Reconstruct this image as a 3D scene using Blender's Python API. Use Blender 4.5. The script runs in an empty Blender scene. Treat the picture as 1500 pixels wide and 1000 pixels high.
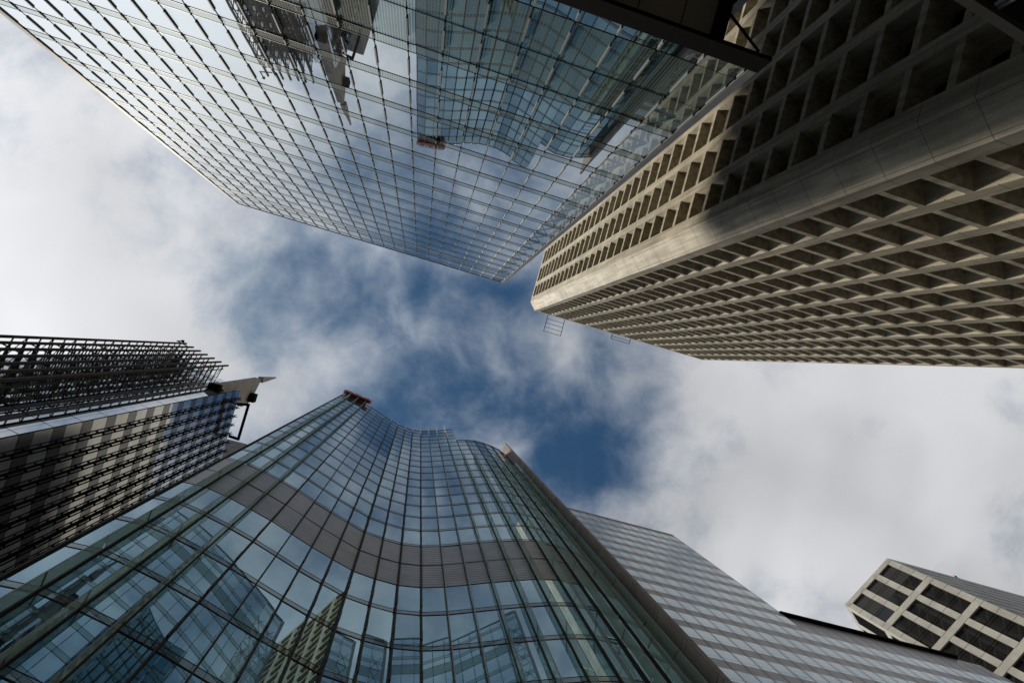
import bpy, math, random
from mathutils import Matrix, Vector
random.seed(7)
SC = bpy.context.scene
COL = SC.collection
rad = math.radians

# ---------------------------------------------------------------- camera
# metres; the lens is the origin, Z up, X along the street, Y across it (A side is -Y)
AX = Vector((0.95378825, 0.27402276, 0.12328625))     # world X in camera axes (right, down, forward)
AY = Vector((-0.26954298, 0.96158419, -0.0519849))
AZ = Vector((-0.13279515, 0.01635164, 0.99100861))
cam_d = bpy.data.cameras.new('camera'); cam_d.lens = 24.0; cam_d.sensor_width = 36.0
cam_d.clip_start = 0.1; cam_d.clip_end = 5000
cam = bpy.data.objects.new('camera', cam_d); COL.objects.link(cam)
right = Vector((AX[0], AY[0], AZ[0])); down = Vector((AX[1], AY[1], AZ[1])); fwd = Vector((AX[2], AY[2], AZ[2]))
M = Matrix((right, -down, -fwd)).transposed()
cam.matrix_world = M.to_4x4()
SC.camera = cam
SC.render.resolution_x, SC.render.resolution_y = 1024, 682
GZ = -1.6                                              # street level below the lens

def px(p):
    p = Vector(p); d = p.dot(fwd)
    if d <= 0.05: return None
    return (750 + 1000 * p.dot(right) / d, 500 + 1000 * p.dot(down) / d)

# ---------------------------------------------------------------- light
SUN_EL, SUN_AZ = rad(65.0), rad(15.0)                   # sun stands over the -X end of the street
sdir = Vector((-math.cos(SUN_EL) * math.cos(SUN_AZ), math.cos(SUN_EL) * math.sin(SUN_AZ), math.sin(SUN_EL)))
sun_d = bpy.data.lights.new('sun', 'SUN'); sun_d.energy = 4.8; sun_d.angle = rad(4.0); sun_d.color = (1.0, 0.91, 0.75)
sun = bpy.data.objects.new('sun', sun_d); COL.objects.link(sun)
sun.rotation_euler = sdir.to_track_quat('Z', 'Y').to_euler()
SC.view_settings.view_transform = 'Standard'; SC.view_settings.look = 'None'
SC.view_settings.gamma = 1.0; SC.view_settings.exposure = 0.0
SC.cycles.max_bounces = 8; SC.cycles.glossy_bounces = 4; SC.cycles.transparent_max_bounces = 24
SC.cycles.diffuse_bounces = 4
SC.cycles.sample_clamp_indirect = 3.0; SC.cycles.blur_glossy = 1.0
SC.cycles.caustics_reflective = True; SC.cycles.caustics_refractive = False

class NT:
    """tiny node-tree writer"""
    def __init__(s, tree): s.t = tree
    def n(s, kind, **kw):
        nd = s.t.nodes.new(kind)
        for k, v in kw.items(): setattr(nd, k, v)
        return nd
    def link(s, a, b): s.t.links.new(a, b)
    def put(s, sock, v):
        if hasattr(v, 'is_linked') or isinstance(v, bpy.types.NodeSocket): s.t.links.new(v, sock)
        else: sock.default_value = v
    def math(s, op, a, b=0.0, c=0.0, clamp=False):
        nd = s.n('ShaderNodeMath', operation=op, use_clamp=clamp)
        for i, v in enumerate((a, b, c)): s.put(nd.inputs[i], v)
        return nd.outputs[0]
    def vmath(s, op, a, b=None, scale=None):
        nd = s.n('ShaderNodeVectorMath', operation=op)
        s.put(nd.inputs[0], a)
        if b is not None: s.put(nd.inputs[1], b)
        if scale is not None: s.put(nd.inputs[3], scale)
        return nd.outputs['Value'] if op in ('LENGTH', 'DISTANCE', 'DOT_PRODUCT') else nd.outputs[0]
    def noise(s, vec, scale, detail=2.0, rough=0.5, dist=0.0, lac=2.0):
        nd = s.n('ShaderNodeTexNoise')
        s.put(nd.inputs['Vector'], vec); s.put(nd.inputs['Scale'], scale)
        nd.inputs['Detail'].default_value = detail; nd.inputs['Roughness'].default_value = rough
        nd.inputs['Distortion'].default_value = dist; nd.inputs['Lacunarity'].default_value = lac
        return nd.outputs[0]
    def smooth(s, v, a, b, lo=0.0, hi=1.0, kind='SMOOTHSTEP'):
        nd = s.n('ShaderNodeMapRange', interpolation_type=kind)
        for k, x in zip(('Value', 'From Min', 'From Max', 'To Min', 'To Max'), (v, a, b, lo, hi)): s.put(nd.inputs[k], x)
        return nd.outputs[0]
    def mix(s, f, a, b):
        nd = s.n('ShaderNodeMix', data_type='RGBA')
        s.put(nd.inputs[0], f); s.put(nd.inputs[6], a); s.put(nd.inputs[7], b)
        return nd.outputs[2]
    def mixs(s, f, a, b):
        nd = s.n('ShaderNodeMixShader')
        s.put(nd.inputs[0], f); s.link(a, nd.inputs[1]); s.link(b, nd.inputs[2])
        return nd.outputs[0]

# sky: Nishita blue with a broken cloud layer (a flat layer high above, so position = direction.xy / direction.z)
W = bpy.data.worlds.new('World'); SC.world = W; W.use_nodes = True
W.cycles.sampling_method = 'MANUAL'; W.cycles.sample_map_resolution = 1024
w = NT(W.node_tree); W.node_tree.nodes.clear()
STR = 0.1
sky = w.n('ShaderNodeTexSky', sky_type='NISHITA'); sky.sun_disc = False
sky.sun_elevation = SUN_EL; sky.sun_rotation = math.atan2(sdir.x, sdir.y)
sky.air_density = 1.0; sky.dust_density = 0.3; sky.ozone_density = 3.0
tc = w.n('ShaderNodeTexCoord')
sep = w.n('ShaderNodeSeparateXYZ'); w.link(tc.outputs['Generated'], sep.inputs[0])
zc = w.math('MAXIMUM', sep.outputs[2], 0.06)
cmb = w.n('ShaderNodeCombineXYZ')
w.link(w.math('DIVIDE', sep.outputs[0], zc), cmb.inputs[0]); w.link(w.math('DIVIDE', sep.outputs[1], zc), cmb.inputs[1])
P = cmb.outputs[0]
def blob(cx, cy, sx, sy, ang=0.0):
    d = w.vmath('SUBTRACT', P, (cx, cy, 0.0))
    r = w.n('ShaderNodeVectorRotate', rotation_type='Z_AXIS'); w.link(d, r.inputs['Vector']); r.inputs['Angle'].default_value = -ang
    q = w.vmath('MULTIPLY', r.outputs[0], (1.0 / sx, 1.0 / sy, 1.0))
    return w.smooth(w.vmath('LENGTH', q), 0.0, 1.0, 1.0, 0.0)
warp = w.n('ShaderNodeTexNoise'); w.link(P, warp.inputs['Vector']); warp.inputs['Scale'].default_value = 5.0; warp.inputs['Detail'].default_value = 3.0
wv = w.vmath('SCALE', w.vmath('SUBTRACT', warp.outputs['Color'], (0.5, 0.5, 0.5)), scale=0.10)
PW = w.vmath('ADD', P, wv)
n1 = w.noise(PW, 6.5, 9.0, 0.57)
n2 = w.noise(w.vmath('ADD', PW, (3.1, 1.7, 0.0)), 2.2, 5.0, 0.5)
dens = w.math('ADD', w.math('MULTIPLY', n1, 0.72), w.math('MULTIPLY', n2, 0.28))
BLUE = [(0.06, 0.02, 0.42, 0.25, 0.25, 0.15), (0.00, -0.085, 0.13, 0.07, -0.1, 0.12), (0.28, 0.075, 0.14, 0.14, 0.5, 0.19), (0.19, 0.01, 0.13, 0.10, 0.4, 0.06),
        (0.245, -0.035, 0.07, 0.07, 0.0, 0.10), (0.10, -0.12, 0.10, 0.05, 0.0, 0.10), (-0.22, 0.02, 0.13, 0.08, 0.0, 0.07),
        (-0.04, 0.15, 0.16, 0.16, 0.0, 0.10), (0.05, 0.28, 0.5, 0.22, 0.0, 0.06)]
GREY = [(0.05, -0.34, 0.5, 0.24, 0.0, 0.04), (-0.62, 0.0, 0.45, 0.5, 0.0, 0.20), (-0.52, 0.30, 0.45, 0.45, 0.0, 0.25), (0.75, 0.0, 0.55, 0.6, 0.0, 0.20), (-0.04, 0.05, 0.12, 0.08, 0.0, 0.05), (0.14, 0.0, 0.07, 0.08, 0.0, 0.02)]
for cx, cy, sx, sy, an, k in BLUE: dens = w.math('SUBTRACT', dens, w.math('MULTIPLY', blob(cx, cy, sx, sy, an), k))
for cx, cy, sx, sy, an, k in GREY: dens = w.math('ADD', dens, w.math('MULTIPLY', blob(cx, cy, sx, sy, an), k))
cover = w.smooth(dens, 0.24, 0.66)
shade = w.noise(w.vmath('ADD', PW, (7.7, 2.2, 0.0)), 2.3, 3.5, 0.45)
bright = w.math('ADD', w.smooth(shade, 0.30, 0.70, 4.6, 6.9),
                w.math('ADD', w.math('MULTIPLY', blob(-0.85, 0.15, 0.85, 0.85), 4.6), w.math('ADD', w.math('MULTIPLY', blob(-0.45, 0.38, 0.55, 0.42), 2.6), w.math('MULTIPLY', blob(0.75, 0.22, 0.45, 0.35), 1.0))))
cl = w.vmath('SCALE', w.mix(cover, (0.78, 0.90, 1.06, 1), (0.985, 0.995, 1.03, 1)), scale=bright)
blue = w.vmath('MULTIPLY', sky.outputs[0], (0.28, 0.46, 0.51))
skyc = w.mix(cover, blue, cl)
low = w.smooth(sep.outputs[2], 0.10, 0.62, 0.55, 1.0)
fin = w.vmath('SCALE', skyc, scale=low)
bg = w.n('ShaderNodeBackground'); w.link(fin, bg.inputs[0]); bg.inputs[1].default_value = STR
wo = w.n('ShaderNodeOutputWorld'); w.link(bg.outputs[0], wo.inputs[0])

# ---------------------------------------------------------------- materials
def newmat(name):
    m = bpy.data.materials.new(name); m.use_nodes = True
    m.node_tree.nodes.clear()
    t = NT(m.node_tree); out = t.n('ShaderNodeOutputMaterial')
    return m, t, out
def princ(t, color, rough=0.5, metal=0.0, spec=0.5):
    p = t.n('ShaderNodeBsdfPrincipled')
    t.put(p.inputs['Base Color'], color); t.put(p.inputs['Roughness'], rough)
    p.inputs['Metallic'].default_value = metal; p.inputs['Specular IOR Level'].default_value = spec
    return p
def c4(c): return (c[0], c[1], c[2], 1.0)
def pos(t): return t.n('ShaderNodeNewGeometry').outputs['Position']

def plain(name, color, rough=0.5, metal=0.0, spec=0.5, vary=0.12, scale=1.3):
    m, t, out = newmat(name)
    f = t.smooth(t.noise(pos(t), scale, 5.0, 0.6), 0.3, 0.7, 1.0 - vary, 1.0 + vary)
    p = princ(t, t.vmath('SCALE', c4(color)[:3], scale=f), rough, metal, spec)
    t.link(p.outputs[0], out.inputs[0]); return m

def stone(name, color, streak=0.16, rough=0.85, pits=0.5, spec=0.15):
    m, t, out = newmat(name)
    P = pos(t)
    big = t.smooth(t.noise(P, 0.35, 4.0, 0.55), 0.3, 0.7, 0.86, 1.12)
    st = t.smooth(t.noise(t.vmath('MULTIPLY', P, (2.2, 2.2, 0.12)), 1.0, 5.0, 0.6), 0.32, 0.68, 1.0 - streak, 1.0 + streak * 0.6)
    fine = t.smooth(t.noise(P, 9.0, 3.0, 0.7), 0.3, 0.7, 0.93, 1.06)
    f = t.math('MULTIPLY', t.math('MULTIPLY', big, st), fine)
    pit = t.smooth(t.noise(P, 14.0, 2.0, 0.5), 0.70, 0.76, 1.0, 1.0 - pits)
    f = t.math('MULTIPLY', f, pit)
    p = princ(t, t.vmath('SCALE', color, scale=f), rough, 0.0, spec)
    b = t.n('ShaderNodeBump'); b.inputs['Strength'].default_value = 0.4; b.inputs['Distance'].default_value = 0.02
    t.link(t.noise(P, 18.0, 3.0, 0.6), b.inputs['Height']); t.link(b.outputs[0], p.inputs['Normal'])
    t.link(p.outputs[0], out.inputs[0]); return m

def coated(name, f0, body, body_mix, wave=0.0006, wscale=0.9, rough=0.012, frit=None, frit_mix=0.45, frit_w=0.12, blind=0.0):
    """reflective coated glass: mirror-like coat over a dark body, gently uneven; optional printed stripes"""
    m, t, out = newmat(name)
    P = pos(t)
    g = princ(t, c4(f0), rough, 1.0)
    b = t.n('ShaderNodeBump'); b.inputs['Strength'].default_value = 1.0; b.inputs['Distance'].default_value = wave
    h = t.noise(t.vmath('MULTIPLY', P, (1.0, 1.0, 0.55)), wscale, 1.5, 0.4)
    t.link(h, b.inputs['Height']); t.link(b.outputs[0], g.inputs['Normal'])
    col = body
    if blind:
        wv = t.n('ShaderNodeTexWhiteNoise', noise_dimensions='3D')
        q = t.n('ShaderNodeVectorMath', operation='SNAP'); t.link(P, q.inputs[0]); q.inputs[1].default_value = (1.5, 1.5, 4.15)
        t.link(q.outputs[0], wv.inputs['Vector'])
        col = t.mix(t.smooth(wv.outputs[0], 1.0 - blind, 1.0), c4(body), c4([min(1, x * 3.5 + 0.02) for x in body]))
    d = princ(t, col if blind else c4(body), 0.6, 0.0, 0.2)
    sh = t.mixs(body_mix, g.outputs[0], d.outputs[0])
    if frit:
        sx = t.n('ShaderNodeSeparateXYZ'); t.link(P, sx.inputs[0])
        ph = t.math('FRACT', t.math('DIVIDE', sx.outputs[0], frit_w))
        stripe = t.smooth(t.math('ABSOLUTE', t.math('SUBTRACT', ph, 0.5)), 0.22, 0.28, 0.0, 1.0)
        fd = princ(t, c4(frit), 0.7, 0.0, 0.2)
        sh = t.mixs(t.math('MULTIPLY_ADD', stripe, frit_mix, frit_mix * 0.45), sh, fd.outputs[0])
    t.link(sh, out.inputs[0]); return m

def clear(name, tint, solid, f0, body):
    """see-through tinted glass"""
    m, t, out = newmat(name)
    tr = t.n('ShaderNodeBsdfTransparent'); tr.inputs[0].default_value = c4(tint)
    g = princ(t, c4(f0), 0.02, 1.0); d0 = t.n('ShaderNodeBsdfDiffuse'); d0.inputs[0].default_value = c4(body)
    d1 = t.n('ShaderNodeBsdfTranslucent'); d1.inputs[0].default_value = c4(body); d = t.n('ShaderNodeMixShader'); t.link(d0.outputs[0], d.inputs[1]); t.link(d1.outputs[0], d.inputs[2])
    s = t.mixs(solid[0], tr.outputs[0], g.outputs[0]); s = t.mixs(solid[1], s, d.outputs[0])
    t.link(s, out.inputs[0]); return m

def louvre(name, color, pitch, rough=0.45, metal=0.6):
    m, t, out = newmat(name)
    P = pos(t); sx = t.n('ShaderNodeSeparateXYZ'); t.link(P, sx.inputs[0])
    ph = t.math('FRACT', t.math('DIVIDE', sx.outputs[2], pitch))
    f = t.math('MULTIPLY', t.smooth(ph, 0.55, 0.75, 1.0, 0.45), t.smooth(t.noise(P, 0.7, 4.0, 0.6), 0.3, 0.7, 0.85, 1.15))
    p = princ(t, t.vmath('SCALE', color, scale=f), rough, metal, 0.4)
    b = t.n('ShaderNodeBump'); b.inputs['Strength'].default_value = 0.35; b.inputs['Distance'].default_value = 0.03
    t.link(ph, b.inputs['Height']); t.link(b.outputs[0], p.inputs['Normal'])
    t.link(p.outputs[0], out.inputs[0]); return m

GA = [coated('coated_glass_%d' % i, f, (0.02, 0.045, 0.05), 0.06, 0.0007, 0.8) for i, f in
      enumerate([(0.68, 0.755, 0.785), (0.71, 0.775, 0.80), (0.66, 0.74, 0.775)])]
GA_SP = coated('spandrel_glass', (0.60, 0.69, 0.68), (0.03, 0.05, 0.05), 0.10, 0.0005, 0.8, frit=(0.15, 0.20, 0.195), frit_mix=0.33)
GA_FR = coated('fritted_glass', (0.40, 0.52, 0.53), (0.02, 0.04, 0.04), 0.10, 0.0008, 0.8, frit=(0.17, 0.24, 0.23), frit_mix=0.40)
GA_LT = coated('pale_spandrel_glass', (0.36, 0.45, 0.45), (0.2, 0.28, 0.28), 0.45, 0.0005, 0.8)
GA_CL = clear('clear_screen_glass', (0.72, 0.82, 0.83), (0.58, 0.10), (0.60, 0.68, 0.71), (0.3, 0.4, 0.4))
GA_CF = clear('clear_fritted_glass', (0.6, 0.7, 0.7), (0.45, 0.35), (0.5, 0.6, 0.6), (0.25, 0.33, 0.32))
GC = [coated('curtain_glass_%d' % i, f, b, 0.16, 0.0011, 0.75, blind=0.25) for i, (f, b) in
      enumerate([((0.24, 0.39, 0.47), (0.02, 0.075, 0.085)), ((0.27, 0.43, 0.50), (0.03, 0.10, 0.11)), ((0.20, 0.35, 0.44), (0.015, 0.055, 0.07))])]
GC_SP = coated('curtain_spandrel', (0.22, 0.30, 0.34), (0.07, 0.085, 0.09), 0.45, 0.0006, 0.8)
GC_FIN = clear('fin_glass', (0.78, 0.90, 0.85), (0.42, 0.30), (0.62, 0.70, 0.67), (0.76, 0.86, 0.79))
BRONZE = plain('bronze_metal', (0.07, 0.057, 0.05), 0.65, 0.1, 0.15)
BLACKM = plain('black_metal', (0.010, 0.010, 0.0105), 0.9, 0.0, 0.02)
ALU = plain('pale_aluminium', (0.37, 0.38, 0.39), 0.65, 0.0, 0.1, vary=0.06)
GREYM = plain('grey_metal', (0.24, 0.245, 0.25), 0.45, 0.4)
LOUV = louvre('louvre_metal', (0.22, 0.212, 0.205), 0.42, 0.33, 0.9)
TRIM = plain('beige_stone_trim', (0.48, 0.43, 0.37), 0.7)
CONC = stone('precast_concrete', (0.48, 0.43, 0.335), 0.30, 0.85, 0.7)
PANELC = stone('smooth_corner_panel', (0.70, 0.65, 0.555), 0.26, 0.8, 0.45)
JOINT = plain('dark_joint', (0.035, 0.032, 0.028), 0.9)
DARKPANE = coated('dark_window_glass', (0.07, 0.08, 0.088), (0.012, 0.013, 0.014), 0.4, 0.0008, 0.8)
GRAN = stone('brown_granite', (0.42, 0.37, 0.345), 0.10, 0.9, 0.2, 0.0)
BANDST = stone('band_granite', (0.31, 0.265, 0.25), 0.07, 0.3, 0.15, 0.5)
GE = [coated('band_glass_%d' % i, f, (0.20, 0.235, 0.255), 0.32, 0.0004, 0.6) for i, f in
      enumerate([(0.44, 0.53, 0.56), (0.42, 0.51, 0.55), (0.46, 0.545, 0.575)])]
CREAM = stone('cream_cladding', (0.53, 0.52, 0.49), 0.05, 0.7, 0.1)
WHITEST = stone('pale_cladding', (0.66, 0.64, 0.60), 0.05, 0.7, 0.1)
GRILLE = louvre('dark_grille', (0.02, 0.02, 0.021), 0.35, 0.5, 0.2)
PANELW = coated('mirror_panel', (0.80, 0.83, 0.86), (0.5, 0.52, 0.55), 0.20, 0.0004, 0.5)
GD = [coated('tower_glass_%d' % i, f, b, mx, 0.0010, 0.7) for i, (f, b, mx) in
      enumerate([((0.58, 0.63, 0.68), (0.21, 0.22, 0.225), 0.28), ((0.60, 0.65, 0.70), (0.26, 0.27, 0.275), 0.28), ((0.16, 0.185, 0.22), (0.045, 0.045, 0.048), 0.40)])]
DGREY = plain('dark_grey_metal', (0.075, 0.07, 0.063), 0.8, 0.0, 0.1)
BEIGE = stone('beige_cladding', (0.36, 0.33, 0.29), 0.06, 0.7, 0.1)
SOFFIT = plain('soffit_panel', (0.22, 0.20, 0.17), 0.8, vary=0.08)
RED = plain('red_sign_enamel', (0.25, 0.012, 0.018), 0.35, vary=0.05)
WHITE = plain('white_letter', (0.8, 0.8, 0.78), 0.5, vary=0.02)
GREYST = stone('grey_cladding', (0.21, 0.205, 0.20), 0.06, 0.7, 0.1)
ROOF = plain('roof_membrane', (0.2, 0.2, 0.2), 0.9)
ASPH = stone('asphalt', (0.04, 0.04, 0.04), 0.0, 0.9, 0.2)
PAVE = stone('paving', (0.10, 0.097, 0.09), 0.0, 0.9, 0.2)

# ---------------------------------------------------------------- mesh helpers
class MB:
    def __init__(s): s.v = []; s.f = []; s.m = []
    def poly(s, pts, mi=0):
        i = len(s.v); s.v += [tuple(p) for p in pts]; s.f.append(tuple(range(i, i + len(pts)))); s.m.append(mi); return s
    def hexa(s, a, b, mi=0):
        """a, b: two quads (4 points each, same winding); the closed solid between them"""
        i = len(s.v); s.v += [tuple(p) for p in a] + [tuple(p) for p in b]
        for q in ((3, 2, 1, 0), (4, 5, 6, 7), (0, 1, 5, 4), (1, 2, 6, 5), (2, 3, 7, 6), (3, 0, 4, 7)):
            s.f.append(tuple(i + k for k in q)); s.m.append(mi)
        return s
    def box(s, x0, x1, y0, y1, z0, z1, mi=0):
        return s.hexa([(x0, y0, z0), (x1, y0, z0), (x1, y1, z0), (x0, y1, z0)], [(x0, y0, z1), (x1, y0, z1), (x1, y1, z1), (x0, y1, z1)], mi)
    def bar(s, p, q, r, mi=0, up=(0, 0, 1), r2=None):
        p, q = Vector(p), Vector(q); d = (q - p).normalized(); u = Vector(up)
        if abs(d.dot(u)) > 0.95: u = Vector((1, 0, 0))
        a = d.cross(u).normalized(); b = a.cross(d); r2 = r if r2 is None else r2
        A = [p + a * (r * i) + b * (r * j) for i, j in ((-1, -1), (1, -1), (1, 1), (-1, 1))]
        B = [q + a * (r2 * i) + b * (r2 * j) for i, j in ((-1, -1), (1, -1), (1, 1), (-1, 1))]
        return s.hexa(A, B, mi)
    def prism(s, pts, z0, z1, mi=0):
        n = len(pts); i = len(s.v)
        s.v += [(x, y, z0) for x, y in pts] + [(x, y, z1) for x, y in pts]
        for k in range(n):
            j = (k + 1) % n; s.f.append((i + k, i + j, i + n + j, i + n + k)); s.m.append(mi)
        s.f.append(tuple(range(i + n - 1, i - 1, -1))); s.m.append(mi)
        s.f.append(tuple(range(i + n, i + 2 * n))); s.m.append(mi)
        return s
    def add(s, o):
        i = len(s.v); s.v += o.v; s.f += [tuple(k + i for k in f) for f in o.f]; s.m += o.m; return s
    def build(s, name, mats, parent=None):
        me = bpy.data.meshes.new(name); me.from_pydata(s.v, [], s.f)
        for mm in (mats if isinstance(mats, (list, tuple)) else [mats]): me.materials.append(mm)
        if any(s.m): me.polygons.foreach_set('material_index', s.m)
        me.update()
        o = bpy.data.objects.new(name, me); COL.objects.link(o)
        if parent: o.parent = parent; o.matrix_parent_inverse = parent.matrix_world.inverted()
        return o

def tag(o, label=None, cat=None, group=None, kind=None):
    if label: o['label'] = label
    if cat: o['category'] = cat
    if group: o['group'] = group
    if kind: o['kind'] = kind
    return o
def thing(name, loc, label, cat, group=None):
    o = bpy.data.objects.new(name, None); COL.objects.link(o); o.location = loc
    o.empty_display_size = 2; o.matrix_world = Matrix.Translation(loc)
    return tag(o, label, cat, group)

def shown(mb):
    """area in the picture of the part's bounding box, 0 when it lies outside the frame"""
    xs = []; ys = []
    for v in mb.v:
        q = px(v)
        if q is None: return 0.0
        xs.append(q[0]); ys.append(q[1])
    x0, x1, y0, y1 = max(0, min(xs)), min(1500, max(xs)), max(0, min(ys)), min(1000, max(ys))
    return (x1 - x0) * (y1 - y0) if x1 > x0 and y1 > y0 else 0.0
def split(name, items, mats, parent, most=100, child=None):
    """items: list of MB (or (MB, child MB)); the `most` largest in the picture become parts, the rest one stuff part"""
    items = [it if isinstance(it, tuple) else (it, None) for it in items]
    order = sorted(range(len(items)), key=lambda i: -shown(items[i][0]))
    if len(items) <= most: keep, rest = order, []
    else: keep, rest = order[:most], order[most:]
    for i in keep:
        o = items[i][0].build(name, mats, parent)
        if items[i][1]: items[i][1].build(child[0], child[1], o)
    if rest:
        big = MB()
        for i in rest: big.add(items[i][0])
        tag(big.build(name, mats, parent), kind='stuff')
        if child:
            big = MB()
            for i in rest:
                if items[i][1]: big.add(items[i][1])
            if big.v: tag(big.build(child[0], child[1], parent), kind='stuff')

class Face:
    """a vertical facade plane: origin, direction along it, outward normal"""
    def __init__(s, o, t, n): s.o = Vector((o[0], o[1])); s.t = Vector(t).normalized(); s.n = Vector(n).normalized()
    def p(s, u, d, z): q = s.o + s.t * u + s.n * d; return (q.x, q.y, z)
    def quad(s, mb, u0, u1, z0, z1, d=0.0, mi=0, tilt=0.0):
        if tilt:
            a, b = random.gauss(0, tilt) * (u1 - u0) / 2, random.gauss(0, tilt) * (z1 - z0) / 2
        else: a = b = 0.0
        mb.poly([s.p(u0, d - a - b, z0), s.p(u1, d + a - b, z0), s.p(u1, d + a + b, z1), s.p(u0, d - a + b, z1)], mi); return mb
    def box(s, mb, u0, u1, d0, d1, z0, z1, mi=0):
        mb.hexa([s.p(u0, d0, z0), s.p(u1, d0, z0), s.p(u1, d1, z0), s.p(u0, d1, z0)],
                [s.p(u0, d0, z1), s.p(u1, d0, z1), s.p(u1, d1, z1), s.p(u0, d1, z1)], mi); return mb

# ---------------------------------------------------------------- ground (below the frame, it returns light)
tag(MB().box(-400, 400, -400, 400, GZ - 0.5, GZ).build('ground', ASPH), 'dark asphalt street surface far below the towers', kind='structure')
for y0, y1 in ((-12, -6), (5, 12)):
    tag(MB().box(-200, 200, y0, y1, GZ + 0.004, GZ + 0.14).build('pavement', PAVE), 'pale paved strip beside the street', kind='structure')

# ---------------------------------------------------------------- flat glass office tower (top left)
A = thing('glass_office_tower', (-10, -30, GZ), 'flat pale glass curtain wall tower with white fins above the dark soffit', 'building')
YA, HA, ZA = -12.4, 93.6, 21.9
U0 = -28.22; BW = 1.509; NB = 24
FA = Face((0, YA), (1, 0), (0, 1))
MB().prism([(-28.2, YA - 0.35), (U0 + BW * 23, YA - 0.35), (U0 + BW * 23, -46), (-28.2, -46)], ZA + 0.2, HA - 0.4).build('tower_core', BLACKM, A)
rows = [(ZA, 22.85, 'v'), (22.85, 25.94, 'f'), (25.94, 28.86, 'f')]
for k in range(17):
    z0 = 28.86 + 3.9 * k
    top = 2.4 if k == 14 else 0.79
    if z0 < HA:
        rows.append((z0, min(HA, z0 + top), 'p' if k == 14 else 's'))
        if z0 + 3.9 > HA - 0.6: rows.append((z0 + top, HA, 'v'))
        else: rows.append((z0 + top, z0 + 3.9, 'v'))
panes, frits, screens, sfrits = [], [], [], []
for z0, z1, kind in rows:
    if kind in 'vf':
        for b in range(NB):
            u0, u1 = U0 + b * BW + 0.02, U0 + (b + 1) * BW - 0.02
            mb = MB(); last = b == NB - 1
            FA.quad(mb, u0, u1, z0 + 0.02, z1 - 0.02, 0.0, random.randrange(3) if (kind == 'v' and not last) else 0, 0.0 if last else 0.0009)
            (screens if (last and kind == 'v') else sfrits if last else panes if kind == 'v' else frits).append(mb)
    else:
        mb = MB(); FA.quad(mb, U0, U0 + (NB - 1) * BW, z0 + 0.02, z1 - 0.02, 0.01); mb.build('spandrel_band', GA_LT if kind == 'p' else GA_SP, A)
        mb = MB(); FA.quad(mb, U0 + (NB - 1) * BW, U0 + NB * BW, z0 + 0.02, z1 - 0.02, 0.01); sfrits.append(mb)
split('window_pane', panes, GA, A)
split('fritted_pane', frits, GA_FR, A)
split('screen_pane', screens, GA_CL, A)
split('screen_spandrel', sfrits, GA_CF, A)
tr = MB()
for z0, z1, kind in rows:
    FA.box(tr, U0, U0 + NB * BW, 0.005, 0.022, z0 - 0.016, z0 + 0.016)
tr.build('transom_grid', plain('dark_anodised_metal', (0.05, 0.05, 0.052), 0.5, 0.2), A)
afins = []
for b in range(NB + 1):
    u = U0 + b * BW; m = MB()
    FA.box(m, u - 0.018, u + 0.018, -0.1, 0.02, ZA, HA)
    for z0, z1, kind in rows:
        h = z1 - z0
        FA.box(m, u - 0.03, u + 0.03, 0.02, 0.06, z0 - 0.04, z0 + 0.04)
        f = MB()
        if kind in 'sp': FA.box(f, u - 0.032, u + 0.032, 0.021, 0.07, z0 + 0.12, z0 + 0.12 + 0.58 * 0.79)
        else: FA.box(f, u - 0.034, u + 0.034, 0.021, 0.085, z0 + 0.22 * h, z0 + 0.80 * h)
        afins.append(f)
    m.build('mullion', BLACKM, A)
split('fin', afins, ALU, A)
t = MB(); t.box(-28.62, U0 - 0.02, YA - 1.2, YA + 0.06, ZA, HA - 0.3); t.build('edge_trim', TRIM, A)
t = MB(); t.box(U0 + NB * BW + 0.03, 8.34, YA - 0.25, YA + 0.10, ZA, HA); t.build('edge_trim', GREYM, A)
t = MB(); FA.box(t, U0, U0 + NB * BW, -0.3, 0.06, HA, HA + 0.25); t.build('roof_coping', GREYM, A)
# stair bracing seen through the open last bay
br = MB(); xb0, xb1, yb = U0 + 23 * BW + 0.15, U0 + 24 * BW - 0.1, YA - 0.7
for k in range(17):
    z0 = 28.86 + 3.9 * k
    if z0 + 3.9 > HA: break
    br.bar((xb0, yb, z0), (xb1, yb, z0 + 3.6), 0.045); br.bar((xb1, yb, z0), (xb0, yb, z0 + 3.6), 0.045)
    br.bar((xb0, yb, z0), (xb1, yb, z0), 0.06)
br.build('screen_bracing', ALU, A)
# soffit, fascia and set-back lower wall under the curtain wall
MB().box(-30, 8.36, YA - 0.02, YA + 0.12, ZA - 1.0, ZA - 0.05).build('fascia_beam', BLACKM, A)
MB().box(-30, 6.2, -18, YA - 0.05, ZA - 0.72, ZA - 0.5).build('soffit', SOFFIT, A)
sj = MB()
for k in range(16): sj.box(-17.5 + k * BW * 1.0, -17.46 + k * BW, -18, YA - 0.05, ZA - 0.735, ZA - 0.722)
sj.build('soffit_joint', JOINT, A)
MB().box(6.2, 6.62, -18, YA - 0.05, ZA - 1.0, ZA - 0.2).build('side_beam', BLACKM, A)
lw = MB(); FL = Face((0, -15.2), (1, 0), (0, 1))
for b in range(20):
    for z0 in (GZ, 2.5, 6.6, 10.7, 14.8): FL.quad(lw, 7.3 - (b + 1) * 1.5 + 0.03, 7.3 - b * 1.5 - 0.03, z0 + 0.04, z0 + 4.06, 0.02, 0, 0.003)
lw.build('lobby_glazing', DARKPANE, A)
MB().box(-30, 7.3, -46, -15.24, GZ, ZA - 0.74).build('lobby_wall', BLACKM, A)
MB().box(7.32, 7.62, -15.6, -15.05, GZ, ZA + 10).build('corner_post', GREYM, A)
MB().bar((6.65, -13.6, ZA - 0.6), (7.9, -12.5, ZA - 0.9), 0.035).build('tie_rod', BLACKM, A)

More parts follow.
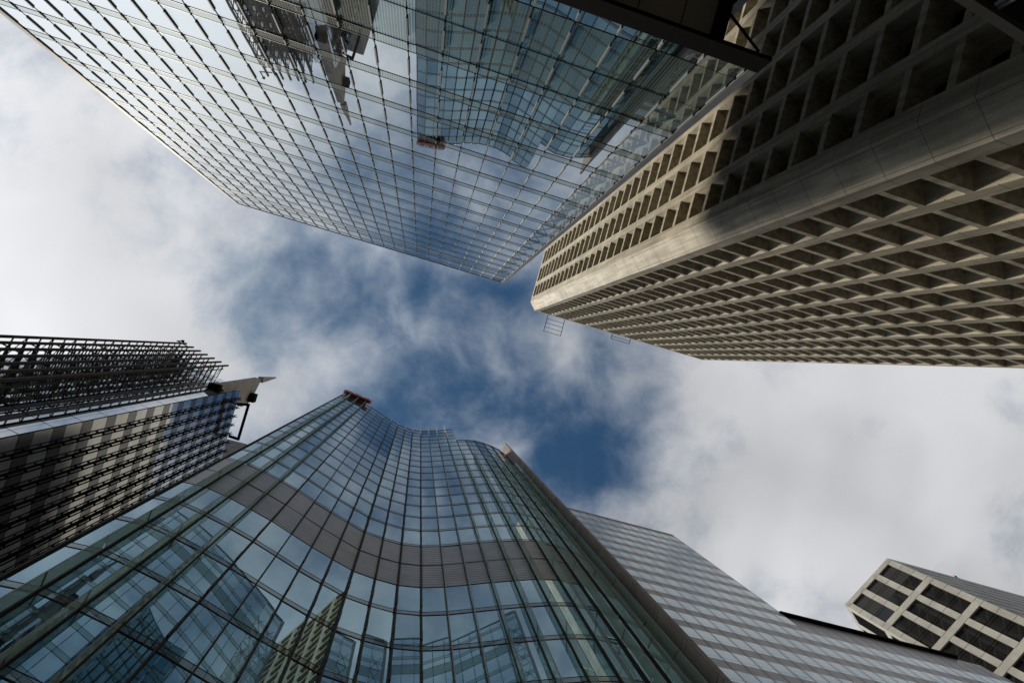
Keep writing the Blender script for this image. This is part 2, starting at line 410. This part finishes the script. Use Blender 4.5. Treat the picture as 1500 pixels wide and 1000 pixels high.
# ---------------------------------------------------------------- concrete grid tower (right)
B = thing('concrete_grid_tower', (40, -40, GZ), 'cream precast concrete tower of deep square window recesses with a chamfered corner', 'building')
HB, FH, BB = 157.0, 3.70, 4.26
FB2 = Face((22.7, -16.64), (1, 0), (0, 1)); FB1 = Face((21.2, -18.3), (0, -1), (-1, 0))
DP = 1.65
front = MB(); wins = []
def recess_face(F, ncol, u_start, lead):
    """front sheet with splayed recesses; lead = plain margin before the first opening"""
    nf = 43
    for c in range(ncol):
        u0, u1 = u_start + c * BB, u_start + (c + 1) * BB
        a, b = u0 + (lead if c == 0 else 0.46), u1 - 0.46
        for k in range(nf):
            z1 = HB - 1.1 - k * FH; z0 = z1 - FH
            if z0 < 4: continue
            lo, hi = z0 + 0.29, z1 - 0.29
            O = [(u0, z0), (u1, z0), (u1, z1), (u0, z1)]; I = [(a, lo), (b, lo), (b, hi), (a, hi)]
            K = [(a + 0.6, lo + 0.3), (b - 0.75, lo + 0.3), (b - 0.75, hi - 0.05), (a + 0.6, hi - 0.05)]
            for i in range(4):
                j = (i + 1) % 4
                front.poly([F.p(O[i][0], 0, O[i][1]), F.p(O[j][0], 0, O[j][1]), F.p(I[j][0], 0, I[j][1]), F.p(I[i][0], 0, I[i][1])])
                front.poly([F.p(I[i][0], 0, I[i][1]), F.p(I[j][0], 0, I[j][1]), F.p(K[j][0], -DP, K[j][1]), F.p(K[i][0], -DP, K[i][1])])
            wmb, fr = MB(), MB()
            F.quad(wmb, K[0][0], K[1][0], K[0][1], K[2][1], -DP, 0, 0.001)
            for (p0, p1, q0, q1) in ((K[0][0], K[0][0] + 0.09, K[0][1], K[2][1]), (K[1][0] - 0.09, K[1][0], K[0][1], K[2][1]),
                                     (K[0][0] + 0.09, K[1][0] - 0.09, K[0][1], K[0][1] + 0.09), (K[0][0] + 0.09, K[1][0] - 0.09, K[2][1] - 0.09, K[2][1]),
                                     ((K[0][0] + K[1][0]) / 2 - 0.05, (K[0][0] + K[1][0]) / 2 + 0.05, K[0][1] + 0.09, K[2][1] - 0.09)):
                F.box(fr, p0, p1, -DP + 0.01, -DP + 0.07, q0, q1)
            wins.append((wmb, fr))
        # parapet above and base below the grid
        front.poly([F.p(u0, 0, HB - 1.1), F.p(u1, 0, HB - 1.1), F.p(u1, 0, HB), F.p(u0, 0, HB)])
        zb = HB - 1.1 - FH * int((HB - 1.1 - 4) / FH)
        front.poly([F.p(u0, 0, GZ), F.p(u1, 0, GZ), F.p(u1, 0, zb), F.p(u0, 0, zb)])
recess_face(FB2, 10, 0.0, 0.95)
recess_face(FB1, 9, 0.0, 1.15)
x1, y1 = 22.7 + 42.6, -18.3 - 9 * BB
for q in ([(x1, -16.64), (x1, y1)], [(x1, y1), (21.2, y1)]):
    (ax, ay), (bx, by) = q
    front.poly([(ax, ay, GZ), (bx, by, GZ), (bx, by, HB), (ax, ay, HB)])
front.poly([(21.2, -18.3, HB - 0.3), (22.7, -16.64, HB - 0.3), (x1, -16.64, HB - 0.3), (x1, y1, HB - 0.3), (21.2, y1, HB - 0.3)])
front.build('facade', CONC, B)
split('window', wins, DARKPANE, B, child=('window_frame', BLACKM))
FBC = Face((21.2, -18.3), (1.5, 1.66), (-1.66, 1.5)); LC = math.hypot(1.5, 1.66)
MB().poly([(21.2, -18.3, GZ), (22.7, -16.64, GZ), (22.7, -16.64, HB), (21.2, -18.3, HB)]).build('corner_panel', PANELC, B)
jt = MB()
for u in (0.26, LC - 0.26): FBC.box(jt, u - 0.012, u + 0.012, -0.02, 0.003, 4, HB - 0.4)
for k in range(42):
    z = HB - 1.1 - k * FH - FH * 0.5
    FBC.box(jt, 0.0, LC, -0.02, 0.004, z - 0.014, z + 0.014)
    for F, L in ((FB2, 0.94), (FB1, 1.14)): F.box(jt, 0.01, L, -0.02, 0.003, z - 0.014, z + 0.014)
    for F, n in ((FB2, 10), (FB1, 9)):
        for c in range(1, n): F.box(jt, c * BB - 0.495, c * BB + 0.495, -0.02, 0.003, z - 0.012, z + 0.012)
jt.build('panel_joint', JOINT, B)
def davit(x0, x1, out, n, label):
    d = thing('roof_davit', ((x0 + x1) / 2, -17, HB - 0.3), label, 'davit', 'window cleaning racks on the concrete roof')
    m = MB()
    for x in (x0, x1): m.bar((x, -17.6, HB + 0.35), (x, -16.64 + out, HB + 0.35), 0.06)
    m.build('rail', BLACKM, d)
    for k in range(n):
        y = -16.64 + out * (k + 1) / n - 0.05
        m = MB(); m.bar((x0 - 0.1, y, HB + 0.35), (x1 + 0.1, y, HB + 0.35), 0.045); m.build('cross_bar', BLACKM, d)
    m = MB()
    for x in (x0, x1): m.bar((x, -17.4, HB - 0.3), (x, -17.4, HB + 0.30), 0.07)
    m.build('post', BLACKM, d)
davit(26.1, 30.25, 4.0, 4, 'black metal davit rack reaching farther out over the sky near the chamfered corner')
davit(42.2, 46.8, 1.25, 2, 'shorter black metal davit rack barely clearing the roof edge, farther from the chamfer')

# ---------------------------------------------------------------- curved glass tower (bottom centre)
Cc = thing('curved_glass_tower', (2, 24, GZ), 'blue glass tower with a concave curved front, glass fins and a grey louvre belt', 'building')
ZS = 117.5
raw = [(-.0893, .0871), (-.0783, .0869), (-.069, .0886), (-.055, .0921), (-.043, .0957), (-.0265, .1014), (-.0147, .1050), (-.004, .1083), (.0067, .1097), (.0172, .1104),
       (.0281, .1096), (.0404, .1066), (.0504, .1033), (.06, .1), (.0715, .0962), (.0865, .0917), (.0955, .0899), (.1032, .0894), (.1209, .0908), (.1345, .0940), (.1405, .0970)]
raw = [Vector((x * ZS, y * ZS)) for x, y in raw]
def catmull(pts, n=14):
    out = []
    for i in range(len(pts) - 1):
        p0, p1, p2, p3 = pts[max(0, i - 1)], pts[i], pts[i + 1], pts[min(len(pts) - 1, i + 2)]
        for k in range(n):
            s = k / n
            out.append(0.5 * ((2 * p1) + (p2 - p0) * s + (2 * p0 - 5 * p1 + 4 * p2 - p3) * s * s + (3 * p1 - p0 - 3 * p2 + p3) * s ** 3))
    out.append(pts[-1]); return out
def resample(pts, step):
    L = sum((pts[i + 1] - pts[i]).length for i in range(len(pts) - 1)); n = round(L / step); st = L / n
    out = [pts[0]]; acc = 0.0; tgt = st
    for i in range(len(pts) - 1):
        d = (pts[i + 1] - pts[i]).length
        while acc + d >= tgt - 1e-6 and len(out) <= n:
            out.append(pts[i].lerp(pts[i + 1], (tgt - acc) / d if d else 0)); tgt += st
        acc += d
    return out
NODE = [raw[0]] + resample(catmull(raw[1:]), 1.33)
NC = len(NODE) - 1
def nrm(i):
    a = NODE[max(0, i - 1)]; b = NODE[min(NC, i + 1)]
    d = (b - a).normalized(); return Vector((d.y, -d.x))
ZR = 103.0                                            # the right part stops lower
def top_of(i): return ZS if NODE[i].x < 8.0 else ZR
B0, B1 = 39.3, 47.5
PITCH = (ZS - B1) / 17
zf = [B1 + PITCH * k for k in range(17)]
zl = [B0 - 4.15 * (k + 1) for k in range(10)]
cp, cl_, sp_rows = [], [], {}
for i in range(NC):
    F = Face(NODE[i], NODE[i + 1] - NODE[i], (NODE[i + 1] - NODE[i]).yx * Vector((1, -1))); L = (NODE[i + 1] - NODE[i]).length
    tp = ZS if (NODE[i].x + NODE[i + 1].x) / 2 < 8.4 else ZR
    for z in zl + zf:
        h = 4.15 if z < B0 else PITCH
        if z + 1 > tp or z + h < GZ: continue
        zt = min(z + h, tp)
        zc0 = max(z, GZ)
        mb = MB(); F.quad(mb, 0.04, L - 0.04, zc0 + 0.48, zt - 0.03, 0.0, random.randrange(3), 0.0016); cp.append(mb)
        F.quad(sp_rows.setdefault(z, MB()), 0.0, L, zc0 + 0.06, zc0 + 0.46, 0.012)
    for z0, z1 in ((B0, (B0 + B1) / 2), ((B0 + B1) / 2, B1)):
        mb = MB(); F.quad(mb, 0.05, L - 0.05, z0 + 0.06, z1 - 0.06, 0.0, 0, 0.004); cl_.append(mb)
split('window_pane', cp, GC, Cc)
split('louvre_panel', cl_, LOUV, Cc)
for z, mb in sp_rows.items(): mb.build('spandrel_band', GC_SP, Cc)
tr = MB()
for i in range(NC):
    F = Face(NODE[i], NODE[i + 1] - NODE[i], (NODE[i + 1] - NODE[i]).yx * Vector((1, -1))); L = (NODE[i + 1] - NODE[i]).length
    tp = ZS if (NODE[i].x + NODE[i + 1].x) / 2 < 8.4 else ZR
    for z in zl + zf + [B0, (B0 + B1) / 2]:
        if z > tp or z < GZ: continue
        for dz in ((0.0, 0.46) if z not in (B0, (B0 + B1) / 2) else (0.0,)): F.box(tr, 0, L, 0.0, 0.022, z + dz - 0.014, z + dz + 0.014)
    F.box(tr, 0, L, -0.05, 0.05, tp - 0.12, tp + 0.02)
tr.build('transom_grid', BRONZE, Cc)
fins = []
for i in range(NC + 1):
    n = nrm(i); tdir = Vector((-n.y, n.x)); tp = max(top_of(i), ZS if (i < NC and (NODE[i].x + NODE[min(NC, i + 1)].x) / 2 < 8.4 and NODE[i].x < 8.4) else 0)
    F = Face(NODE[i], tdir, n)
    m = MB(); mid = 3 < i and NODE[i].x < 4.5
    F.box(m, -0.03, 0.03, -0.05, 0.26 if mid else 0.10, GZ, tp + (0.25 if tp > 110 else 0))
    if mid:
        for z in zl + zf:
            if z > 8: F.box(m, -0.034, 0.034, 0.10, 0.33, z + 0.55, z + 1.5)
    m.build('mullion', BRONZE, Cc)
    if i == 0 or i >= NC or mid: continue
    last = tp + 0.5 if tp > 110 else tp - 4 * PITCH
    levels = sorted([z for z in zl + zf if z > 8] + [B0])
    k = 0
    ends = [z for z in levels if z < last - 2] + [last]
    x_ = NODE[i].x
    dep = 0.50 if i <= 3 else min(0.58, 0.24 + 0.07 * (x_ - 4))
    for a, b in zip(ends[0::2], ends[2::2] + ([last] if len(ends) % 2 == 0 else [])):
        if b - a < 1: continue
        mb = MB()
        P0 = [F.p(-0.016, 0.15, a + 0.35), F.p(0.016, 0.15, a + 0.35), F.p(0.016, 0.13 + dep, a + 0.15), F.p(-0.016, 0.13 + dep, a + 0.15)]
        P1 = [F.p(-0.016, 0.15, b + 0.05), F.p(0.016, 0.15, b + 0.05), F.p(0.016, 0.13 + dep, b + 0.28), F.p(-0.016, 0.13 + dep, b + 0.28)]
        mb.hexa(P0, P1, 0)
        F.box(mb, -0.018, 0.018, 0.13 + dep + 0.002, 0.15 + dep, a + 0.15, b + 0.28, 1)
        mid = (a + b) / 2 + 0.2
        F.box(mb, -0.022, 0.022, 0.15, 0.12 + dep, mid - 0.03, mid + 0.03, 2)
        fins.append(mb)
split('glass_fin', fins, [GC_FIN, GREYM, BRONZE], Cc)
inner = []
for i in range(NC + 1):
    n = nrm(i); inner.append(NODE[i] - n * 0.35)
nl = max(k for k in range(NC + 1) if NODE[k].x < 8.9)
pl = [tuple(v) for v in inner[1:nl + 1]] + [(inner[nl].x, 38), (inner[1].x + 0.3, 38)]
pr = [(v.x, v.y) for v in inner[nl:]] + [(inner[-1].x, 38), (inner[nl].x + 0.01, 38)]
MB().prism(pl, GZ, ZS - 0.5).build('tower_core', BEIGE, Cc)
MB().prism(pr, GZ, ZR - 0.5).build('tower_core', BLACKM, Cc)
# granite slab at the right end
gx0, gx1, gy = 16.56, 16.86, 10.1
MB().box(gx0, gx1, gy, 30, GZ, 107.2).build('granite_end_wall', GRAN, Cc)
gj = MB()
for k in range(26): gj.box(gx0 - 0.004, gx1 + 0.004, gy - 0.004, gy + 2.2, 4 + k * 4.1, 4.03 + k * 4.1); gj.box(gx0 - 0.0045, gx0, gy, gy + 2.2, 4.5 + k * 4.1, 4.53 + k * 4.1)
gj.box(gx0 - 0.003, gx0, gy + 0.68, gy + 0.70, 4, 107)
gj.build('panel_joint', JOINT, Cc)

# red rooftop sign
S = thing('rooftop_sign', (-8.3, 10.3, ZS - 2.2), 'red rounded sign box with white letters at the top of the curved tower', 'sign')
FS = Face((-10.55, 9.72), (5.0, 0.62), (0.62, -5.0)); SL = 5.0
def rounded(F, u0, u1, z0, z1, d0, d1, n=7):
    r = (z1 - z0) / 2; pts = []
    for k in range(n + 1):
        a = math.pi / 2 + math.pi * k / n; pts.append((u0 + r + r * math.cos(a), (z0 + z1) / 2 + r * math.sin(a)))
    for k in range(n + 1):
        a = -math.pi / 2 + math.pi * k / n; pts.append((u1 - r + r * math.cos(a), (z0 + z1) / 2 + r * math.sin(a)))
    mb = MB(); N = len(pts)
    A_ = [F.p(u, d0, z) for u, z in pts]; B_ = [F.p(u, d1, z) for u, z in pts]
    mb.poly(A_[::-1]); mb.poly(B_)
    for i in range(N): j = (i + 1) % N; mb.poly([A_[i], A_[j], B_[j], B_[i]])
    return mb
rounded(FS, 0, SL, ZS - 1.4, ZS + 1.2, -0.25, 0.35).build('sign_box', RED, S)
bm_ = MB(); FS.box(bm_, 0.6, SL - 0.7, -0.95, -0.27, ZS - 2.6, ZS - 0.9); bm_.build('sign_bracket', plain('dark_red_metal', (0.035, 0.008, 0.01), 0.5), S)
for k, ch in enumerate('MNP'):
    cu = bpy.data.curves.new('letter', 'FONT'); cu.body = ch; cu.size = 2.0; cu.extrude = 0.05; cu.align_x = 'CENTER'; cu.align_y = 'CENTER'
    tmp = bpy.data.objects.new('letter_curve', cu); COL.objects.link(tmp)
    bpy.context.view_layer.update()
    me = bpy.data.meshes.new_from_object(tmp.evaluated_get(bpy.context.evaluated_depsgraph_get()))
    bpy.data.objects.remove(tmp)
    me.materials.clear(); me.materials.append(WHITE)
    # seen by a person facing the front, words run from the far end of the face axis: face axis u runs to +X, viewer looks to +Y
    o3 = Vector(FS.p(1.0 + 1.5 * k, 0.41, ZS - 0.12))
    tv = Vector((FS.t.x, FS.t.y, 0)); nv = Vector((FS.n.x, FS.n.y, 0)); zv = Vector((0, 0, 1))
    me.transform(Matrix((tuple(tv) + (o3.x,), tuple(zv) + (o3.y,), tuple(nv) + (o3.z,), (0, 0, 0, 1))) if False else
                 Matrix(((tv.x, zv.x, nv.x, o3.x), (tv.y, zv.y, nv.y, o3.y), (tv.z, zv.z, nv.z, o3.z), (0, 0, 0, 1))))
    o = bpy.data.objects.new('letter', me); COL.objects.link(o); o.parent = S; o.matrix_parent_inverse = S.matrix_world.inverted()

# ---------------------------------------------------------------- banded granite and glass building (right of the slab)
E_ = thing('banded_office_building', (40, 25, GZ), 'brown and pale blue banded office building with a stepped roof beside the curved tower', 'building')
YE, HE, HE2 = 15.2, 93.3, 63.9
FE = Face((12.0, YE), (1, 0), (0, -1))
MB().box(12.0, 41.2, YE + 0.15, 45, GZ, HE - 0.2).build('main_block', BANDST, E_)
MB().box(41.21, 63.6, YE + 0.15, 45, GZ, HE2 - 0.2).build('lower_wing', BANDST, E_)
EP = 3.6; eb = 1.46
ep, tl = [], MB()
nflo = 27
for k in range(nflo):
    zt = HE - 1.5 - k * EP; z0 = zt - 2.15
    if z0 < 2: break
    wing = zt < HE2 - 1.2
    x1_ = 63.6 if wing else 41.2
    n = int((x1_ - 12.0) / eb + 0.5); st = (x1_ - 12.0) / n
    for i in range(n):
        mb = MB(); FE.quad(mb, i * st + 0.015, (i + 1) * st - 0.015, z0 + 0.02, z0 + 0.50, 0.0, random.randrange(3), 0.0012)
        FE.quad(mb, i * st + 0.015, (i + 1) * st - 0.015, z0 + 0.53, zt - 0.02, 0.0, random.randrange(3), 0.0012); ep.append(mb)
    mb = MB(); FE.box(mb, 0, x1_ - 12.0, -0.1, 0.0, zt, zt + EP - 2.15 if k else HE); mb.build('stone_band', BANDST, E_)
    FE.box(tl, 0, x1_ - 12.0, -0.09, -0.01, z0, zt)
for i in range(36):
    u = i * eb
    if u > 63.6 - 12: break
    FE.box(tl, u - 0.02, u + 0.02, 0.0, 0.012, 2, (HE if u <= 29.3 else HE2) - 0.02)
tl.build('joint_grid', JOINT, E_)
split('window_pane', ep, GE, E_)
MB().box(41.25, 61.2, YE - 0.14, YE + 0.3, HE2 + 0.0, HE2 + 0.55).build('roof_parapet', BLACKM, E_)
MB().box(12.0, 41.2, YE - 0.06, YE + 0.3, HE - 0.02, HE + 0.12).build('roof_coping', BANDST, E_)
ow = MB(); wx, wz = 19.95, 35.95
ow.hexa([(wx, YE - 0.02, wz + 1.4), (wx + 1.45, YE - 0.02, wz + 1.4), (wx + 1.45, YE - 0.5, wz), (wx, YE - 0.5, wz)],
        [(wx, YE - 0.06, wz + 1.42), (wx + 1.45, YE - 0.06, wz + 1.42), (wx + 1.45, YE - 0.55, wz + 0.02), (wx, YE - 0.55, wz + 0.02)])
tag(ow.build('open_sash', BLACKM, E_), 'window sash swung open')

# ---------------------------------------------------------------- exoskeleton tower (left)
D = thing('dark_lattice_tower', (-30, 18, GZ), 'dark tower with vertical steel lattices, mirror panel strip and a beige crown', 'building')
HD = 101.0
c0 = Vector((-22.85, 11.86)); tf = Vector((-1, -0.233)).normalized(); nf_ = Vector((tf.y, -tf.x)) * -1
if nf_.y > 0: nf_ = -nf_
FD = Face(c0, tf, nf_)
FR = Face((-22.85, 11.86), (0.25, 10.04), (10.04, -0.25)); RL = 10.05
end = c0 + tf * 10.4
core = [tuple(c0 + Vector((-0.3, 0.3))), (-22.95, 21.8), (-34, 21.8), (end.x, end.y + 0.4)]
MB().prism(core, GZ, HD - 0.6).build('tower_core', BLACKM, D)
FL_ = 4.13
zfl = [HD - 0.2 - FL_ * (k + 1) for k in range(26)]
# mirror panel strip: three columns parted by dark slots
pw = []
for a, b in ((0.05, 1.10), (1.30, 2.36), (2.55, 3.15)):
    for z in zfl:
        if z < GZ: continue
        mb = MB(); FD.quad(mb, a, (a + b) / 2 - 0.012, z + 0.05, z + FL_ - 0.05, 0.03, 0, 0.0008); FD.quad(mb, (a + b) / 2 + 0.012, b, z + 0.05, z + FL_ - 0.05, 0.03, 0, 0.0008)
        mb.m = [0] * len(mb.f); pw.append(mb)
split('mirror_panel', pw, PANELW, D)
# glass behind the lattice
gl = []
for b in range(5):
    a0 = 3.3 + b * 1.42
    for z in zfl:
        if z < GZ: continue
        mb = MB(); FD.quad(mb, a0 + 0.06, a0 + 1.36, z + 1.5, z + FL_ - 0.1, 0.0, 1, 0.003); FD.quad(mb, a0 + 0.06, a0 + 1.36, z + 0.1, z + 1.42, 0.0, 2, 0.003); gl.append(mb)
split('glass_panel', gl, GD, D)
rungs = []
def lattice(F, u, d0, d1, top, r, name):
    m = MB()
    m.bar(F.p(u, d1, 4), F.p(u, d1, top), r); m.bar(F.p(u, d1 - 0.55, 4), F.p(u, d1 - 0.55, top - 1.5), r * 0.5)
    k = 0; z = HD - 1.0
    while z > 6:
        g = MB(); g.bar(F.p(u, d0, z), F.p(u, d1, z), 0.05)
        if k % 2 == 0: g.bar(F.p(u, d0, z - 1.9), F.p(u, d1, z), 0.03)
        rungs.append(g); z -= FL_ / 2; k += 1
    m.build(name, DGREY, D)
for i in range(7):
    lattice(FD, 3.45 + i * 1.08, 0.03, 1.95, HD + 1.2, 0.11, 'lattice_column')
split('lattice_strut', rungs, DGREY, D)
for z in zfl:
    if z < 20: continue
    MB().bar(FD.p(3.45, 1.35, z), FD.p(3.45 + 6 * 1.08, 1.35, z), 0.05).build('lattice_tie', DGREY, D)
# right-hand face: floors of pale blinds and dark spandrels between eight ladder fins
rp = []
for b in range(8):
    a0, a1 = (0.0 if b == 0 else b * 1.25 + 0.05), (b + 1) * 1.25 - 0.02
    for z in zfl:
        if z < GZ: continue
        mb = MB(); FR.quad(mb, a0 + 0.02, a1, z + 1.75, z + FL_ - 0.04, 0.02, random.choice((0, 1, 1)), 0.004)
        FR.quad(mb, a0 + 0.02, a1, z + 0.04, z + 1.70, 0.02, 2, 0.004); rp.append(mb)
split('window_panel', rp, GD, D)
rungs = []
for i in range(1, 9):
    u = i * 1.25; m = MB()
    m.bar(FR.p(u - 0.12, 0.30, 4), FR.p(u - 0.12, 0.30, HD + 0.1), 0.04); m.bar(FR.p(u + 0.12, 0.30, 4), FR.p(u + 0.12, 0.30, HD + 0.1), 0.04); m.bar(FR.p(u, 0.07, 4), FR.p(u, 0.07, HD - 0.3), 0.045)
    z = HD - 0.8
    while z > 6:
        g = MB(); g.bar(FR.p(u, 0.03, z), FR.p(u, 0.7 if z > HD - 1.5 else 0.36, z), 0.045); g.bar(FR.p(u - 0.15, 0.24, z), FR.p(u + 0.15, 0.24, z), 0.035); rungs.append(g); z -= FL_ / 2
    m.build('ladder_fin', BLACKM, D)
split('rung', rungs, BLACKM, D)
py = MB()
py.hexa([(-24.3, 10.95, 91), (-23.2, 10.95, 91), (-22.7, 14.6, 104.0), (-24.3, 14.6, 104.0)], [(-24.3, 10.95, 114.2), (-23.2, 10.95, 114.2), (-23.85, 14.9, 114.2), (-24.3, 14.9, 114.2)])
o = py.build('crown_wall', BEIGE, D)
cj = MB()
for z in (96, 101, 106, 110.5): cj.box(-24.2, -23.3, 10.94, 10.952, z, z + 0.05)
cj.build('panel_joint', JOINT, o)
MB().box(-24.4, -23.0, 10.8, 12.2, 90.3, 91.6).build('crown_foot', BLACKM, D)
MB().box(-23.6, -22.7, 13.2, 14.5, 110.5, 112.4).build('crown_louvre', BLACKM, D)
MB().bar((-23.35, 11.1, 114.2), (-23.15, 11.1, 124.9), 0.42, r2=0.10).build('spire', BEIGE, D)
fr = MB(); zf_ = HD - 0.4
fr.bar((-22.7, 13.9, zf_), (-21.15, 13.6, zf_), 0.17); fr.bar((-22.5, 18.5, zf_), (-21.15, 18.6, zf_), 0.17); fr.bar((-21.15, 13.45, zf_), (-21.15, 18.75, zf_), 0.17)
fr.build('roof_frame', BLACKM, D)
an = thing('roof_beacon', (-33.0, 7.6, HD), 'small dark roof beacon on a short post at the lattice tower edge', 'beacon')
MB().bar((-33.0, 7.6, HD + 0.0), (-33.0, 7.6, HD + 2.2), 0.06).build('post', BLACKM, an)
MB().bar((-33.0, 7.6, HD + 2.2), (-33.0, 7.6, HD + 2.6), 0.16).build('lamp', BLACKM, an)
MB().bar((-33.0, 7.6, HD + 0.2), (-31.4, 8.0, HD + 0.2), 0.06).build('bracket', BLACKM, an)

# ---------------------------------------------------------------- grey block behind
G = thing('grey_panelled_block', (-27, 30, GZ), 'grey panelled block whose top corner shows between the lattice tower and curved tower', 'building')
MB().box(-30, -24.0, 23.0, 40, GZ, 122).build('wall', GREYST, G)
gj = MB()
for k in range(16): gj.box(-29.98, -24.02, 22.99, 23.01, 119.5 - k * 3.0, 119.58 - k * 3.0)
for x in (-28.5, -27.3, -26.1, -24.9): gj.box(x, x + 0.06, 22.992, 23.01, 70, 121.9)
gj.build('panel_joint', JOINT, G)

# ---------------------------------------------------------------- cream tower (bottom right)
F_ = thing('cream_grid_tower', (90, 22, GZ), 'cream clad tower with tall dark window slots at the lower right', 'building')
HF = 110.0
pa, pb = Vector((87.5, 12.46)), Vector((81.8, 22.05))
td = (pb - pa).normalized(); FWd = (pb - pa).length
nn = Vector((-td.y, td.x));
if nn.x > 0: nn = -nn
FF = Face(pa, td, nn)
dep = Vector((1.0, 0.0))
sideL = Face(pb, Vector((0.75, 0.66)), Vector((-0.66, 0.75)))
far_a = pa + Vector((34, 0.4)); far_b = pb + Vector((0.75, 0.66)).normalized() * 30
MB().prism([tuple(pa - nn * 0.3), tuple(pb - nn * 0.3), tuple(far_b), tuple(far_a)], GZ, HF - 0.4).build('tower_core', BLACKM, F_)
cw = FWd / 3.12; pitch = 9.75
wl = []; grid = MB()
m0 = 0.09 * cw
edges = [0.0]
cells = []
for c in range(3):
    a = 0.45 + c * (FWd - 0.9 + 0.9) / 3.0 ; cells.append((0.95 + c * 3.42, 0.95 + c * 3.42 + 2.45))
us = [0.0] + [x for ab in cells for x in ab] + [FWd]
zrow = []
z = HF - 1.1
while z - 8.4 > GZ: zrow.append((z - 8.45, z)); z -= pitch
zs = [HF]
for a, b in zrow: zs += [b, a]
zs.append(GZ)
def grid_face(F, us, mb, mi):
    """frame members round window slots: vertical strips full height, short horizontals between them"""
    for k in range(0, len(us), 2): F.box(mb, us[k], us[k + 1], -0.32, 0.0, GZ, HF, mi)
    for k in range(1, len(us) - 1, 2):
        for j in range(0, len(zs), 2): F.box(mb, us[k], us[k + 1], -0.32, -0.003, zs[j + 1], zs[j], mi)
grid_face(FF, us, grid, 0)
us2 = [0.0, 0.9, 3.6, 4.6, 7.3, 8.3, 11.0, 12.0]
grid_face(sideL, us2, grid, 1)
far = Face(pa, (34, 0.4), (0.4, -34))
FLN = 34.0
grid.m = grid.m
for k in range(30):
    z = HF - 0.02 - k * 3.4
    if z < 3: break
    far.box(grid, 0.02, FLN, -0.3, 0.0, z - 2.75, z, 1)
far.box(grid, 0.02, 0.9, -0.3, 0.004, GZ, HF - 0.03, 1)
grid.build('cladding', [CREAM, WHITEST], F_)
wp = []
for Fx, uu in ((FF, us), (sideL, us2)):
    for k in range(1, len(uu) - 1, 2):
        for r, (a, b) in enumerate(zrow):
            mb = MB(); u0, u1 = uu[k], uu[k + 1]; h = b - a
            cuts = [0.0, 0.30, 0.37, 0.63, 0.70, 1.0]
            for q in range(5):
                top_l = (r == 0 and q >= 2)
                Fx.quad(mb, u0, u1, a + h * cuts[q] + 0.05, a + h * cuts[q + 1] - 0.05, -0.25, 1 if top_l else 0, 0.002)
            wp.append(mb)
split('window', wp, [DARKPANE, GRILLE], F_)
cj = MB()
for z in [HF - 0.75] + [x for a, b in zrow for x in (a - 0.03, b - 0.0, a + (b - a) * 0.335, a + (b - a) * 0.665)]:
    for k in range(0, len(us), 2): FF.box(cj, us[k], us[k + 1], 0.0, 0.006, z - 0.03, z + 0.03)
cj.build('panel_joint', JOINT, F_)
fb = thing('roof_beacon', (102.5, 12.75, HF), 'tiny red lamp on a short post above the cream tower roof edge', 'beacon')
MB().bar((102.5, 12.75, HF - 0.4), (102.5, 12.75, HF + 1.4), 0.09).build('post', BLACKM, fb)
MB().bar((102.5, 12.75, HF + 1.4), (102.5, 12.75, HF + 1.9), 0.22).build('lamp', RED, fb)

# ---------------------------------------------------------------- street canopy (top right corner)
K = thing('glass_street_canopy', (10.4, -11.3, GZ), 'dark steel and glass canopy with a pale post in the upper right corner', 'canopy')
e0, e1 = Vector((9.2, -11.35)), Vector((12.6, -10.65))
dk = (e1 - e0).normalized(); nk = Vector((dk.y, -dk.x))
MB().hexa([(e0.x, e0.y, 14.0), (e1.x, e1.y, 14.0), (e1.x + nk.x * 0.12, e1.y + nk.y * 0.12, 14.0), (e0.x + nk.x * 0.12, e0.y + nk.y * 0.12, 14.0)],
          [(e0.x, e0.y, 14.3), (e1.x, e1.y, 14.3), (e1.x + nk.x * 0.12, e1.y + nk.y * 0.12, 14.3), (e0.x + nk.x * 0.12, e0.y + nk.y * 0.12, 14.3)]).build('edge_beam', plain('dark_painted_steel', (0.03, 0.03, 0.03), 0.7, 0.0, 0.1), K)
q0, q1 = e0 + nk * 0.24, e1 + nk * 0.24; q2, q3 = e1 + nk * 3.0, e0 + nk * 3.0
MB().hexa([(p.x, p.y, 14.12) for p in (q0, q1, q2, q3)], [(p.x, p.y, 14.18) for p in (q0, q1, q2, q3)]).build('roof_glass', DARKPANE, K)
MB().bar((10.42, -11.25, GZ), (10.42, -11.25, 13.95), 0.035).build('post', ALU, K)
MB().bar((10.52, -11.20, GZ), (10.52, -11.20, 13.95), 0.03).build('post', GREYM, K)
